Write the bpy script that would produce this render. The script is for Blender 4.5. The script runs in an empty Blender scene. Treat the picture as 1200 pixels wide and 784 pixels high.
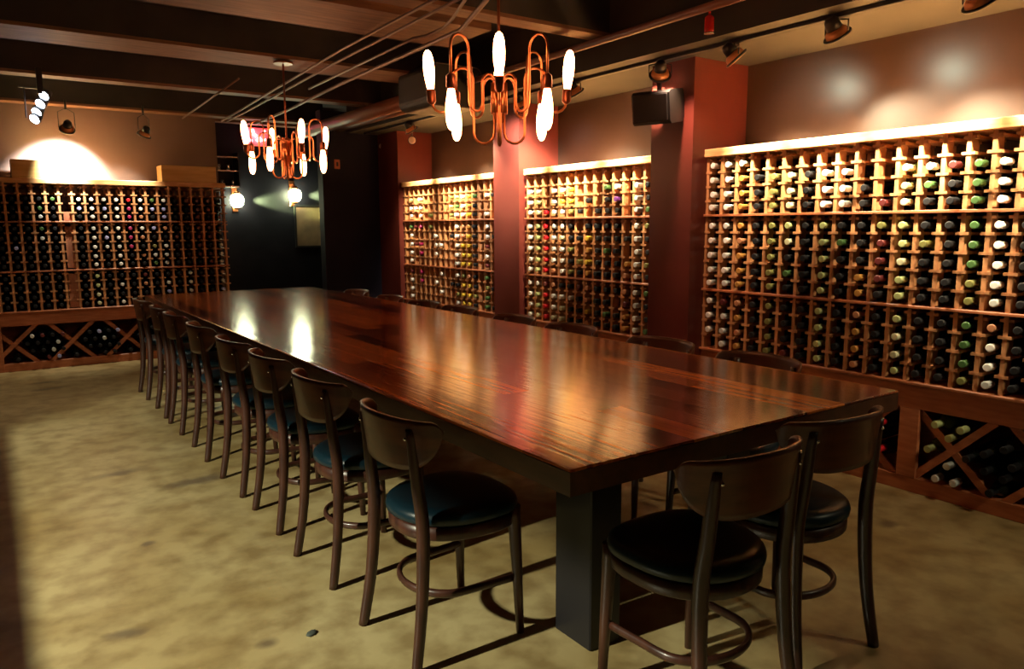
import bpy, math, random
from mathutils import Vector, Matrix
random.seed(7)
C = bpy.context.scene.collection
PI = math.pi

# ------------------------------------------------------------------ materials
def mat(name, col, rough=.5, metal=0., coat=0., emit=None, estr=0., spec=None):
    m = bpy.data.materials.new(name); m.use_nodes = True
    b = m.node_tree.nodes['Principled BSDF']
    b.inputs['Base Color'].default_value = (*col, 1)
    b.inputs['Roughness'].default_value = rough
    b.inputs['Metallic'].default_value = metal
    b.inputs['Coat Weight'].default_value = coat
    b.inputs['Coat Roughness'].default_value = .08
    if spec is not None: b.inputs['Specular IOR Level'].default_value = spec
    if emit:
        b.inputs['Emission Color'].default_value = (*emit, 1)
        b.inputs['Emission Strength'].default_value = estr
    return m

def ramp_mat(name, c1, c2, scale, rough=.5, detail=5, stretch=(1, 1, 1), bump=0., c3=None, coat=0., metal=0., lo=.35, hi=.65, wob=.0):
    """two or three colours mixed by noise in object space"""
    m = mat(name, c1, rough, metal, coat)
    nt = m.node_tree; n = nt.nodes; l = nt.links; b = n['Principled BSDF']
    tc = n.new('ShaderNodeTexCoord'); mp = n.new('ShaderNodeMapping')
    mp.inputs['Scale'].default_value = stretch
    no = n.new('ShaderNodeTexNoise'); no.inputs['Scale'].default_value = scale
    no.inputs['Detail'].default_value = detail; no.inputs['Distortion'].default_value = wob
    r = n.new('ShaderNodeValToRGB')
    r.color_ramp.elements[0].position = lo; r.color_ramp.elements[0].color = (*c1, 1)
    r.color_ramp.elements[1].position = hi; r.color_ramp.elements[1].color = (*c2, 1)
    if c3:
        e = r.color_ramp.elements.new((lo + hi) / 2); e.color = (*c3, 1)
    l.new(tc.outputs['Object'], mp.inputs['Vector']); l.new(mp.outputs[0], no.inputs['Vector'])
    l.new(no.outputs['Fac'], r.inputs[0]); l.new(r.outputs[0], b.inputs['Base Color'])
    if bump:
        bp = n.new('ShaderNodeBump'); bp.inputs['Strength'].default_value = bump; bp.inputs['Distance'].default_value = .01
        l.new(no.outputs['Fac'], bp.inputs['Height']); l.new(bp.outputs[0], b.inputs['Normal'])
    return m

M = {}
M['redwood'] = ramp_mat('redwood', (.40, .17, .07), (.56, .28, .12), 6, .5, stretch=(6, 6, 1.2), bump=.1)
M['redwood_h'] = ramp_mat('redwood_h', (.33, .10, .04), (.46, .16, .065), 6, .42, stretch=(1.2, 6, 8), bump=.1)
M['pine_h'] = ramp_mat('pine_h', (.55, .27, .10), (.75, .45, .2), 6, .5, stretch=(1.2, 6, 8), bump=.1)
M['wall'] = ramp_mat('wall_paint', (.034, .018, .012), (.042, .022, .016), 3, .33)
M['pillar'] = ramp_mat('pillar_paint', (.11, .02, .015), (.13, .027, .02), 3, .33)
M['bwall'] = ramp_mat('back_wall_paint', (.12, .078, .068), (.14, .09, .08), 3, .6)
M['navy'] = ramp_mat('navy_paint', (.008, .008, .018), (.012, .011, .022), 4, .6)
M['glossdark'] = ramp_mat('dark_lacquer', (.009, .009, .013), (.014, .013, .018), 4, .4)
M['joist'] = ramp_mat('joist_wood', (.12, .055, .028), (.20, .095, .048), 4, .6, stretch=(1, 8, 8), bump=.3)
M['joistside'] = ramp_mat('joist_shaded_side', (.012, .010, .014), (.024, .018, .02), 5, .75)  # joist sides darkened: shade put into the colour
M['boards'] = ramp_mat('ceiling_boards', (.014, .011, .014), (.03, .02, .022), 5, .8)
M['soffit'] = ramp_mat('soffit_paint', (.024, .022, .019), (.034, .031, .026), 4, .7)
M['black'] = mat('black_metal', (.012, .012, .014), .4)
M['blackplastic'] = mat('black_plastic', (.011, .011, .012), .5)
M['lampback'] = mat('amber_lamp_reflector', (.75, .32, .12), .35, .4)
M['copper'] = mat('copper', (.72, .30, .13), .28, 1.)
M['socket'] = mat('dark_bronze', (.22, .07, .035), .35, .8)
M['galv'] = mat('galvanised_steel', (.16, .11, .09), .45, .4)
M['paintpipe'] = mat('painted_pipe', (.17, .075, .05), .45)
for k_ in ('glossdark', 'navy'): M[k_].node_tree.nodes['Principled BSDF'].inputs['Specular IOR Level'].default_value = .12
M['bulb'] = mat('warm_bulb', (1, .8, .6), .3, emit=(1, .36, .14), estr=28)
M['sconce'] = mat('sconce_bulb', (1, 1, .9), .3, emit=(.92, 1, .62), estr=60)
M['led'] = mat('led_lens', (1, 1, 1), .3, emit=(.75, .85, 1), estr=22)
M['redglow'] = mat('red_tube', (1, .3, .3), .3, emit=(1, .02, .04), estr=1.2)
M['pinkglow'] = mat('pink_tube', (1, .6, .6), .3, emit=(1, .32, .38), estr=16)
M['fairy'] = mat('yellow_fairy', (1, .8, .3), .3, emit=(1, .75, .2), estr=5)
M['redglass'] = mat('red_glass', (.45, .02, .015), .15)
M['chair'] = ramp_mat('chair_walnut', (.028, .009, .006), (.055, .018, .010), 5, .36, stretch=(7, 7, 1.5), coat=.1)
M['chairback'] = ramp_mat('chair_plywood', (.06, .016, .007), (.115, .032, .012), 5, .38, stretch=(1.5, 1.5, 7), coat=.12)
M['vinyl'] = mat('teal_vinyl', (.004, .018, .028), .34, spec=.35)
M['tableblack'] = ramp_mat('table_edge_wood', (.05, .018, .009), (.08, .028, .013), 6, .35, stretch=(6, 1, 6))
M['pedestal'] = mat('black_painted_wood', (.006, .0055, .008), .45)
M['crate'] = ramp_mat('crate_pine', (.62, .38, .12), (.75, .5, .2), 4, .55, stretch=(1, 6, 8), bump=.15)
M['panelwood'] = ramp_mat('blank_panel', (.28, .1, .05), (.36, .14, .07), 5, .5, stretch=(5, 5, 1))
M['picture'] = ramp_mat('picture_print', (.16, .11, .07), (.25, .17, .1), 7, .4)
M['paleframe'] = mat('pale_frame', (.5, .36, .28), .5)
M['orange_plate'] = mat('orange_plate', (.55, .17, .06), .5)
M['orb'] = mat('pale_orb', (.75, .6, .55), .3)
M['silver'] = mat('worn_steel', (.75, .75, .72), .25, 1.)
M['chalkstone'] = mat('debris', (.05, .06, .05), .8)

# table wood: lengthwise boards, each its own tone, under lacquer
def table_mat():
    m = mat('table_boards', (.3, .1, .03), .16, coat=.6); nt = m.node_tree; n = nt.nodes; l = nt.links; b = n['Principled BSDF']
    b.inputs['Coat Roughness'].default_value = .11
    tc = n.new('ShaderNodeTexCoord'); sx = n.new('ShaderNodeSeparateXYZ'); l.new(tc.outputs['Object'], sx.inputs[0])
    mul = n.new('ShaderNodeMath'); mul.operation = 'MULTIPLY'; mul.inputs[1].default_value = 1 / .092; l.new(sx.outputs['X'], mul.inputs[0])
    fl = n.new('ShaderNodeMath'); fl.operation = 'FLOOR'; l.new(mul.outputs[0], fl.inputs[0])
    # staggered board ends along the length
    wn0 = n.new('ShaderNodeTexWhiteNoise'); wn0.noise_dimensions = '1D'; l.new(fl.outputs[0], wn0.inputs['W'])
    yy = n.new('ShaderNodeMath'); yy.operation = 'MULTIPLY_ADD'; yy.inputs[1].default_value = .55; l.new(sx.outputs['Y'], yy.inputs[0]); 
    sc = n.new('ShaderNodeMath'); sc.operation = 'MULTIPLY'; sc.inputs[1].default_value = 7; l.new(wn0.outputs['Value'], sc.inputs[0]); l.new(sc.outputs[0], yy.inputs[2])
    fy = n.new('ShaderNodeMath'); fy.operation = 'FLOOR'; l.new(yy.outputs[0], fy.inputs[0])
    cb = n.new('ShaderNodeCombineXYZ'); l.new(fl.outputs[0], cb.inputs[0]); l.new(fy.outputs[0], cb.inputs[1])
    wn = n.new('ShaderNodeTexWhiteNoise'); wn.noise_dimensions = '3D'; l.new(cb.outputs[0], wn.inputs['Vector'])
    mp = n.new('ShaderNodeMapping'); mp.inputs['Scale'].default_value = (26, 1.3, 1); l.new(tc.outputs['Object'], mp.inputs['Vector'])
    no = n.new('ShaderNodeTexNoise'); no.inputs['Scale'].default_value = 2.2; no.inputs['Detail'].default_value = 6; no.inputs['Distortion'].default_value = .4
    l.new(mp.outputs[0], no.inputs['Vector'])
    mix = n.new('ShaderNodeMath'); mix.operation = 'MULTIPLY_ADD'; mix.inputs[1].default_value = .62; l.new(no.outputs['Fac'], mix.inputs[0])
    s2 = n.new('ShaderNodeMath'); s2.operation = 'MULTIPLY'; s2.inputs[1].default_value = .5; l.new(wn.outputs['Value'], s2.inputs[0]); l.new(s2.outputs[0], mix.inputs[2])
    r = n.new('ShaderNodeValToRGB'); els = r.color_ramp.elements
    els[0].position = .27; els[0].color = (.04, .009, .005, 1); els[1].position = .78; els[1].color = (.72, .21, .035, 1)
    e = els.new(.5); e.color = (.26, .05, .014, 1)
    l.new(mix.outputs[0], r.inputs[0]); l.new(r.outputs[0], b.inputs['Base Color'])
    fr = n.new('ShaderNodeMath'); fr.operation = 'FRACT'; l.new(mul.outputs[0], fr.inputs[0])
    pp = n.new('ShaderNodeMath'); pp.operation = 'PINGPONG'; pp.inputs[1].default_value = .5; l.new(fr.outputs[0], pp.inputs[0])
    gt = n.new('ShaderNodeMath'); gt.operation = 'GREATER_THAN'; gt.inputs[1].default_value = .02; l.new(pp.outputs[0], gt.inputs[0])
    ad = n.new('ShaderNodeMath'); ad.operation = 'MULTIPLY_ADD'; ad.inputs[1].default_value = .5; l.new(no.outputs['Fac'], ad.inputs[0]); l.new(gt.outputs[0], ad.inputs[2])
    bp = n.new('ShaderNodeBump'); bp.inputs['Strength'].default_value = .35; bp.inputs['Distance'].default_value = .004
    l.new(ad.outputs[0], bp.inputs['Height']); l.new(bp.outputs[0], b.inputs['Normal']); l.new(bp.outputs[0], b.inputs['Coat Normal'])
    return m
M['table'] = table_mat()

def floor_mat():
    m = mat('stained_concrete', (.4, .3, .15), .42); nt = m.node_tree; n = nt.nodes; l = nt.links; b = n['Principled BSDF']
    tc = n.new('ShaderNodeTexCoord')
    a = n.new('ShaderNodeTexNoise'); a.inputs['Scale'].default_value = 1.6; a.inputs['Detail'].default_value = 8; a.inputs['Distortion'].default_value = .6
    c = n.new('ShaderNodeTexNoise'); c.inputs['Scale'].default_value = 9; c.inputs['Detail'].default_value = 6
    l.new(tc.outputs['Object'], a.inputs['Vector']); l.new(tc.outputs['Object'], c.inputs['Vector'])
    r = n.new('ShaderNodeValToRGB'); r.color_ramp.elements[0].position = .3; r.color_ramp.elements[0].color = (.30, .215, .085, 1)
    r.color_ramp.elements[1].position = .7; r.color_ramp.elements[1].color = (.47, .385, .20, 1)
    l.new(a.outputs['Fac'], r.inputs[0])
    r2 = n.new('ShaderNodeValToRGB'); r2.color_ramp.elements[0].position = .33; r2.color_ramp.elements[0].color = (.62, .56, .5, 1)
    r2.color_ramp.elements[1].position = .6; r2.color_ramp.elements[1].color = (1, 1, 1, 1)
    l.new(c.outputs['Fac'], r2.inputs[0])
    mx = n.new('ShaderNodeMix'); mx.data_type = 'RGBA'; mx.blend_type = 'MULTIPLY'; mx.inputs[0].default_value = 1
    l.new(r.outputs[0], mx.inputs[6]); l.new(r2.outputs[0], mx.inputs[7])
    last = mx.outputs[2]
    # oily stains, each where it lies on the slab
    for (sx, sy, sa, ra, rb) in STAINS:
        mp = n.new('ShaderNodeMapping'); mp.vector_type = 'TEXTURE'
        mp.inputs['Location'].default_value = (sx, sy, 0); mp.inputs['Rotation'].default_value = (0, 0, sa); mp.inputs['Scale'].default_value = (ra, rb, 1)
        l.new(tc.outputs['Object'], mp.inputs['Vector'])
        ln = n.new('ShaderNodeVectorMath'); ln.operation = 'LENGTH'; l.new(mp.outputs[0], ln.inputs[0])
        ns = n.new('ShaderNodeMath'); ns.operation = 'MULTIPLY_ADD'; ns.inputs[1].default_value = 1.2; l.new(c.outputs['Fac'], ns.inputs[0]); l.new(ln.outputs['Value'], ns.inputs[2])
        mr = n.new('ShaderNodeMapRange'); mr.inputs[1].default_value = 1.0; mr.inputs[2].default_value = 1.9; mr.inputs[3].default_value = .75; mr.inputs[4].default_value = 0
        l.new(ns.outputs[0], mr.inputs[0])
        m2 = n.new('ShaderNodeMix'); m2.data_type = 'RGBA'; l.new(mr.outputs[0], m2.inputs[0]); l.new(last, m2.inputs[6]); m2.inputs[7].default_value = (.10, .07, .045, 1)
        last = m2.outputs[2]
    l.new(last, b.inputs['Base Color'])
    bp = n.new('ShaderNodeBump'); bp.inputs['Strength'].default_value = .15; bp.inputs['Distance'].default_value = .01
    l.new(c.outputs['Fac'], bp.inputs['Height']); l.new(bp.outputs[0], b.inputs['Normal'])
    return m
STAINS = [(.245, 2.38, -.35, .055, .028), (.58, 2.08, .2, .035, .03), (.3, 6.55, .1, .12, .05), (.32, 6.85, 0, .1, .04), (.45, 4.05, .2, .12, .05),
          (.75, 3.7, .1, .16, .06), (.42, 3.05, .4, .03, .02), (2.9, 1.5, .3, .05, .03)]
M['floor'] = floor_mat()

CAPS = {'white': (.82, .82, .78), 'silver': (.6, .62, .6), 'gold': (.45, .22, .05), 'black': (.012, .012, .014), 'olive': (.2, .2, .06),
        'cream': (.6, .6, .38), 'red': (.55, .012, .02), 'green': (.06, .14, .04), 'lime': (.42, .47, .2), 'yellow': (.6, .42, .04),
        'purple': (.12, .03, .2), 'magenta': (.35, .02, .1), 'maroon': (.12, .02, .02), 'blue': (.35, .38, .7), 'copper': (.45, .2, .1)}
for k, c in CAPS.items(): M['cap_' + k] = mat('capsule_' + k, c, .6 if k == 'black' else .38, spec=.2 if k == 'black' else .5)
M['glass_dark'] = mat('dark_bottle_glass', (.006, .009, .006), .1, spec=.6)
M['glass_olive'] = mat('olive_bottle_glass', (.09, .11, .02), .1, spec=.6)
M['glass_clear'] = mat('pale_wine_glass', (.45, .36, .12), .12, spec=.6)

# ------------------------------------------------------------------ mesh helper
class MB:
    def __init__(s): s.v = []; s.f = []; s.mi = []; s.sm = []
    def add(s, vs, fs, mi=0, smooth=False):
        o = len(s.v); s.v += [tuple(v) for v in vs]
        for f in fs: s.f.append([i + o for i in f]); s.mi.append(mi); s.sm.append(smooth)
    def box(s, x0, x1, y0, y1, z0, z1, mi=0):
        vs = [(x, y, z) for z in (z0, z1) for y in (y0, y1) for x in (x0, x1)]
        s.add(vs, [(0, 2, 3, 1), (4, 5, 7, 6), (0, 1, 5, 4), (2, 6, 7, 3), (0, 4, 6, 2), (1, 3, 7, 5)], mi)
    def bbox(s, x0, x1, y0, y1, z0, z1, b=.003, mi=0):
        """box with chamfered edges"""
        def ring(z, i):
            return [(x0 + i + b, y0 + i, z), (x1 - i - b, y0 + i, z), (x1 - i, y0 + i + b, z), (x1 - i, y1 - i - b, z),
                    (x1 - i - b, y1 - i, z), (x0 + i + b, y1 - i, z), (x0 + i, y1 - i - b, z), (x0 + i, y0 + i + b, z)]
        rs = [ring(z0, b), ring(z0 + b, 0), ring(z1 - b, 0), ring(z1, b)]
        vs = sum(rs, []); fs = [tuple(range(7, -1, -1)), tuple(range(24, 32))]
        for k in range(3):
            for j in range(8): fs.append((k * 8 + j, k * 8 + (j + 1) % 8, k * 8 + 8 + (j + 1) % 8, k * 8 + 8 + j))
        s.add(vs, fs, mi)
    def obox(s, p, q, w, d, up=(0, 0, 1), mi=0):
        """box along p->q: w across, d along `up`-ish"""
        p = Vector(p); q = Vector(q); t = (q - p).normalized(); a = t.cross(Vector(up)).normalized(); c = a.cross(t)
        vs = [e + a * (i * w / 2) + c * (j * d / 2) for e in (p, q) for i, j in ((-1, -1), (1, -1), (1, 1), (-1, 1))]
        s.add(vs, [(0, 1, 2, 3), (7, 6, 5, 4), (0, 4, 5, 1), (1, 5, 6, 2), (2, 6, 7, 3), (3, 7, 4, 0)], mi)
    def tube(s, pts, r, n=8, mi=0, cap=True, flat=(1, 1)):
        pts = [Vector(p) for p in pts]; rs = r if isinstance(r, (list, tuple)) else [r] * len(pts)
        vs = []; fs = []; N = None
        for i, p in enumerate(pts):
            t = (pts[min(i + 1, len(pts) - 1)] - pts[max(i - 1, 0)]).normalized()
            if N is None:
                N = t.cross(Vector((0, 0, 1)))
                if N.length < .01: N = t.cross(Vector((0, 1, 0)))
            N = (N - t * N.dot(t)).normalized(); B = t.cross(N)
            for k in range(n):
                a = 2 * PI * (k + .5) / n; vs.append(p + N * (math.cos(a) * rs[i] * flat[0]) + B * (math.sin(a) * rs[i] * flat[1]))
        for i in range(len(pts) - 1):
            for k in range(n): fs.append((i * n + k, i * n + (k + 1) % n, (i + 1) * n + (k + 1) % n, (i + 1) * n + k))
        s.add(vs, fs, mi, True)
        if cap:
            o = len(s.v) - len(vs); m = len(pts) - 1
            s.f += [[o + k for k in range(n - 1, -1, -1)], [o + m * n + k for k in range(n)]]; s.mi += [mi, mi]; s.sm += [False, False]
    def lathe(s, prof, n=12, M4=None, mi=0, mis=None):
        """profile of (radius, height) about local z; M4 places it"""
        M4 = M4 or Matrix(); m = len(prof); vs = []
        for r, z in prof:
            for k in range(n): a = 2 * PI * k / n; vs.append(M4 @ Vector((r * math.cos(a), r * math.sin(a), z)))
        o = len(s.v); s.v += [tuple(v) for v in vs]
        for i in range(m - 1):
            for k in range(n):
                s.f.append([o + i * n + k, o + i * n + (k + 1) % n, o + (i + 1) * n + (k + 1) % n, o + (i + 1) * n + k]); s.mi.append(mis[i] if mis else mi); s.sm.append(True)
        s.f += [[o + k for k in range(n - 1, -1, -1)], [o + (m - 1) * n + k for k in range(n)]]
        s.mi += [mis[0] if mis else mi, mis[-1] if mis else mi]; s.sm += [False, False]
    def mesh(s, name, mats):
        me = bpy.data.meshes.new(name); me.from_pydata(s.v, [], s.f); me.update()
        for m in (mats if isinstance(mats, (list, tuple)) else [mats]): me.materials.append(m)
        me.polygons.foreach_set('material_index', s.mi); me.polygons.foreach_set('use_smooth', s.sm)
        return me
    def build(s, name, mats, parent=None, loc=None, rot=None):
        o = bpy.data.objects.new(name, s.mesh(name, mats)); C.objects.link(o)
        if parent: o.parent = parent
        if loc: o.location = loc
        if rot: o.rotation_euler = rot
        return o

def tag(o, label=None, cat=None, group=None, kind=None):
    if label: o['label'] = label
    if cat: o['category'] = cat
    if group: o['group'] = group
    if kind: o['kind'] = kind
    return o
def empty(name, loc, rz=0, label=None, cat=None, group=None):
    o = bpy.data.objects.new(name, None); C.objects.link(o); o.location = loc; o.rotation_euler = (0, 0, rz); o.empty_display_size = .05
    return tag(o, label, cat, group)
def kids(o): return [c for c in C.objects if c.parent == o]
def copy_tree(o, parent=None, memo=None):
    c = o.copy(); C.objects.link(c); c.parent = parent
    for ch in KIDS.get(o.name) or kids(o): copy_tree(ch, c)
    return c
KIDS = {}
def S(name, mb, m, label=None):
    o = mb.build(name, m); o['kind'] = 'structure'
    if label: o['label'] = label
    return o
def Bx(*a):
    b = MB(); b.box(*a); return b
ORD = ['first', 'second', 'third', 'fourth', 'fifth', 'sixth', 'seventh', 'eighth', 'ninth', 'tenth', 'eleventh', 'twelfth', 'thirteenth', 'fourteenth',
       'fifteenth', 'sixteenth', 'seventeenth', 'eighteenth', 'nineteenth', 'twentieth', 'twenty-first', 'twenty-second']

# ------------------------------------------------------------------ the room
XW, YB = 3.67, 7.845           # right wall, end wall behind the rack
S('floor', Bx(-3.2, 3.8, -1.6, 9.2, -.1, 0), M['floor'])
S('wall_right', Bx(XW, XW + .12, -1.6, 8.6, 0, 2.6), M['wall'])
S('wall_back', Bx(-3.2, 1.95, YB, YB + .14, 0, 2.6), M['bwall'])
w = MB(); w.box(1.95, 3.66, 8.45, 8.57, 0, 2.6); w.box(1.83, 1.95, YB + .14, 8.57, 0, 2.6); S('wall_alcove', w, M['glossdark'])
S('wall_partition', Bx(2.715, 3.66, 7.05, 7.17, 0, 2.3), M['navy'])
S('wall_left', Bx(-3.2, -3.05, -1.6, YB, 0, 2.6), M['bwall'])
S('wall_front', Bx(-3.2, 3.8, -1.72, -1.6, 0, 2.6), M['wall'])
w = MB(); w.box(-1.05, -.95, -1.6, 7.2, 0, .77); w.box(-1.09, -.91, -1.6, 7.2, .77, .786); w.box(-1.05, -.95, -1.6, 7.2, 1.42, 2.46); S('wall_light_blocker', w, M['wall'])  # unseen wall with a gap, added to crop the left lamp's light
S('ceiling', Bx(-3.2, 3.8, -1.72, 9.2, 2.46, 2.6), M['boards'])
def joist(y0, y1, z0=2.25, x1=2.98):
    b = MB(); b.box(-3.05, x1, y0, y1, z0 + .02, 2.46, 0); b.box(-3.05, x1, y0 - .004, y1 + .004, z0, z0 + .02, 1); S('ceiling_beam', b, [M['joistside'], M['joist']])  # lighter underside strip stands for lamplight, dark sides for shade, both by colour
for y0, y1 in ((-.6, -.45), (.4, .55), (1.35, 1.5), (2.35, 2.5), (3.3, 3.42), (4.85, 5.2), (6.27, 6.4), (7.66, 7.8)): joist(y0, y1)
S('ceiling_beam', Bx(-3.05, 2.35, 3.55, 4.02, 2.25, 2.46), M['joist'])
S('ceiling_beam', Bx(1.95, 3.2, 8.0, 8.12, 2.25, 2.46), M['joist'])
w = MB(); w.box(2.98, XW, -1.6, 7.05, 2.1, 2.46); S('ceiling_soffit', w, M['soffit'])
for (x0, y0, y1) in ((3.225, 2.885, 3.2), (3.30, 4.63, 4.97), (3.30, 6.62, 7.05)):
    S('pillar', Bx(x0, XW, y0, y1, 0, 2.1), M['pillar'])

# ------------------------------------------------------------------ camera (measured from the vanishing points of the racks and table)
H = 1.2
f_px, yaw, pitch, roll = 879.51, math.radians(34.911), math.radians(-8.213), math.radians(-.26)
fw = Vector((math.sin(yaw) * math.cos(pitch), math.cos(yaw) * math.cos(pitch), math.sin(pitch)))
rt = Vector((math.cos(yaw), -math.sin(yaw), 0)); up = rt.cross(fw)
rt, up = rt * math.cos(roll) + up * math.sin(roll), up * math.cos(roll) - rt * math.sin(roll)
cam = bpy.data.cameras.new('camera'); co = bpy.data.objects.new('camera', cam); C.objects.link(co)
cam.sensor_width = 36; cam.lens = 36 * f_px / 1200; cam.clip_start = .05
co.matrix_world = Matrix(((rt.x, up.x, -fw.x, 0), (rt.y, up.y, -fw.y, 0), (rt.z, up.z, -fw.z, H), (0, 0, 0, 1)))
bpy.context.scene.camera = co
def px_of(p):
    d = Vector(p) - Vector((0, 0, H)); z = d.dot(fw)
    return (600 + f_px * d.dot(rt) / z, 392 - f_px * d.dot(up) / z, z)

# ------------------------------------------------------------------ racks
T, S1, S2, BT = 1.616, 1.254, .839, .507
CROWN = .044; DEP = .30; PW = .018; SH = .013
TIERS = [('top', S1 + SH / 2, T - CROWN, 4), ('middle', S2 + SH / 2, S1 - SH / 2, 5), ('bottom', BT, S2 - SH / 2, 4)]
def row_z(ti, r):            # floor height of row r (0 = top row) in tier ti
    _, z0, z1, n = TIERS[ti]; return z0 + (z1 - z0) * (n - 1 - r) / n
def divider_mesh(ti):
    _, z0, z1, n = TIERS[ti]; m = MB()
    m.box(-PW / 2, PW / 2, 0, .06, z0, z1); m.box(-PW / 2, PW / 2, DEP - .03, DEP - .008, z0, z1)
    for r in range(n - 1):
        z = row_z(ti, r); m.box(-.026, .026, -.003, DEP - .03, z - .012, z)
    m.box(-.026, .026, .004, DEP - .03, z1 - .026, z1 - .014)
    return m.mesh('divider', M['redwood'])
DIV = [divider_mesh(i) for i in range(3)]
def rack(origin, rz, n, pitch, label, left_over=.012, right_over=.012, crown_mat='pine_h'):
    root = empty('wine_rack', origin, rz, label, 'wine rack', 'slatted wooden wine racks standing on the bin cabinets')
    L0, L1 = -PW / 2 - left_over, n * pitch + PW / 2 + right_over
    for ti in range(3):
        for i in range(n + 1):
            o = bpy.data.objects.new('divider', DIV[ti]); C.objects.link(o); o.parent = root; o.location = (i * pitch, 0, 0)
    m = MB(); m.bbox(L0, L1, -.022, DEP, T - CROWN, T, .004); m.build('crown_board', M[crown_mat], root)
    for z in (S1, S2):
        m = MB(); m.bbox(L0, L1, -.014, DEP - .005, z - SH / 2, z + SH / 2, .002); m.build('shelf', M['redwood_h'], root)
    for z in (T - CROWN - .1, S1 - .12, S2 - .12, BT + .04):
        m = MB(); m.box(-PW / 2, n * pitch + PW / 2, DEP - .008, DEP, z, z + .03); m.build('back_rail', M['redwood_h'], root)
    return root
def bin_cabinet(origin, rz, L0, L1, label, first, n_x, pitch=.43, w=.335):
    """low cabinet with crossed lattice boards; local x along the face"""
    root = empty('bin_cabinet', origin, rz, label, 'bin cabinet', 'low wine bin cabinets with crossed boards')
    D2 = DEP + .02
    m = MB(); m.bbox(L0, L1, -.02, D2, BT - .014, BT, .003); m.build('cabinet_top', M['redwood_h'], root)
    m = MB(); m.bbox(L0, L1, 0, .02, .385, BT - .014, .002); m.build('top_rail', M['redwood_h'], root)
    m = MB(); m.bbox(L0, L1, 0, .02, 0, .068, .002); m.build('bottom_rail', M['redwood_h'], root)
    m = MB(); m.box(L0, L1, D2 - .01, D2, 0, BT - .014); m.build('back_panel', M['redwood_h'], root)
    m = MB(); m.box(L0, L1, .02, D2 - .01, .05, .066); m.build('bottom_panel', M['redwood_h'], root)
    for x in (L0, L1 - .018):
        m = MB(); m.box(x, x + .018, .02, D2 - .01, .066, BT - .014); m.build('side_panel', M['redwood_h'], root)
    for i in range(n_x):
        x0 = first + i * pitch
        for k, (za, zb) in enumerate(((.06, .39), (.39, .06))):
            m = MB(); m.obox((x0, .012 + k * .012, za), (x0 + w, .012 + k * .012, zb), .010, .032); m.build('lattice_board', M['redwood_h'], root)
            m = MB(); m.obox((x0, .14, za), (x0 + w, .14, zb), .22, .010); 
            m.build('lattice_panel', M['redwood_h'], root)
    return root

XF = 3.345
YF = 7.527
R_NEAR = dict(o=(XF, 2.874, 0), rz=-PI / 2, n=20, p=.0973)
R_MID = dict(o=(XF, 4.585, 0), rz=-PI / 2, n=14, p=.0935)
R_FAR = dict(o=(XF, 6.585, 0), rz=-PI / 2, n=17, p=.0938)
BX0 = 1.906 - .0965 * 23
R_END = dict(o=(BX0, YF, 0), rz=0, n=23, p=.0965)
rack(R_NEAR['o'], R_NEAR['rz'], 20, R_NEAR['p'], 'largest pale wooden wine rack, on the side wall nearest the camera', crown_mat='pine_h')
rack(R_MID['o'], R_MID['rz'], 14, R_MID['p'], 'brightly lit wine rack fitted between the two dark red pillars')
rack(R_FAR['o'], R_FAR['rz'], 17, R_FAR['p'], 'mostly empty wine rack at the far end of the side wall')
rack(R_END['o'], 0, 23, R_END['p'], 'dark stocked wine rack across the end wall under two pine crates')
bin_cabinet((XF, 2.874, 0), -PI / 2, -.03, 2.0, 'lattice bin cabinet under the largest side rack', 1.219, 2, .385, .33)
nb = [o for o in C.objects if o.name.startswith('bin_cabinet')][-1]
m = MB(); m.bbox(1.158, 1.245, -.004, .02, .068, .385, .002); m.build('stile', M['redwood_h'], nb)
for x0 in (.76, .38, .0):
    for k, (za, zb) in enumerate(((.06, .39), (.39, .06))):
        m = MB(); m.obox((x0 + .02, .012 + k * .012, za), (x0 + .375, .012 + k * .012, zb), .010, .032); m.build('lattice_board', M['redwood_h'], nb)
bin_cabinet((XF, 4.585, 0), -PI / 2, -.03, 1.345, 'lattice bin cabinet behind the table, below the rack between the pillars', .06, 3)
bin_cabinet((XF, 6.585, 0), -PI / 2, -.03, 1.6, 'lattice bin cabinet below the mostly empty far rack', .1, 3)
cab = bin_cabinet((BX0, YF, 0), 0, -.03, .0965 * 23 + .03, 'lattice bin cabinet under the end wall rack', .054 - BX0 - .39 + .304 - .43, 6)
m = MB(); m.bbox(.012 - BX0, .055 - BX0, -.004, .02, .0, BT - .014, .002); m.build('stile', M['redwood_h'], cab)
m = MB(); m.box(.70 * .8 - BX0 + .02, .824 * .8 - BX0 - .01, .012, .02, S2 + .02, S1 - .04); m.box(.70 * .8 - BX0 + .02, .824 * .8 - BX0 - .01, .012, .02, S1 + .01, S1 + .085)
m.box(.70 * .8 - BX0 + .012, .824 * .8 - BX0 - .002, .012, .02, BT + .01, S2 - .03)
er = [o for o in C.objects if o.name.startswith('wine_rack')][-1]
o = m.build('blank_panel', M['panelwood'], er)

# ------------------------------------------------------------------ bottles (lie neck outwards; local axis -y is the neck end)
RB = .0362
def bottle_prof():           # (radius, distance from base along the axis)
    return [(RB - .004, 0), (RB, .004), (RB, .185), (.033, .205), (.022, .225), (.0155, .24), (.0145, .252)]
CAPP = [(.0152, .235), (.0152, .293), (.0165, .295), (.0165, .3), (.013, .3015)]
AX = Matrix.Rotation(PI / 2, 4, 'X')       # z axis -> -y
def bottle_mesh(g):
    m = MB(); m.lathe(bottle_prof(), 14, AX); return m.mesh('wine_bottle', M['glass_' + g])
GL = {g: bottle_mesh(g) for g in ('dark', 'olive', 'clear')}
def cap_mesh(c):
    m = MB(); m.lathe(CAPP, 12, AX); return m.mesh('capsule', M['cap_' + c])
CM = {c: cap_mesh(c) for c in CAPS}

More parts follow.
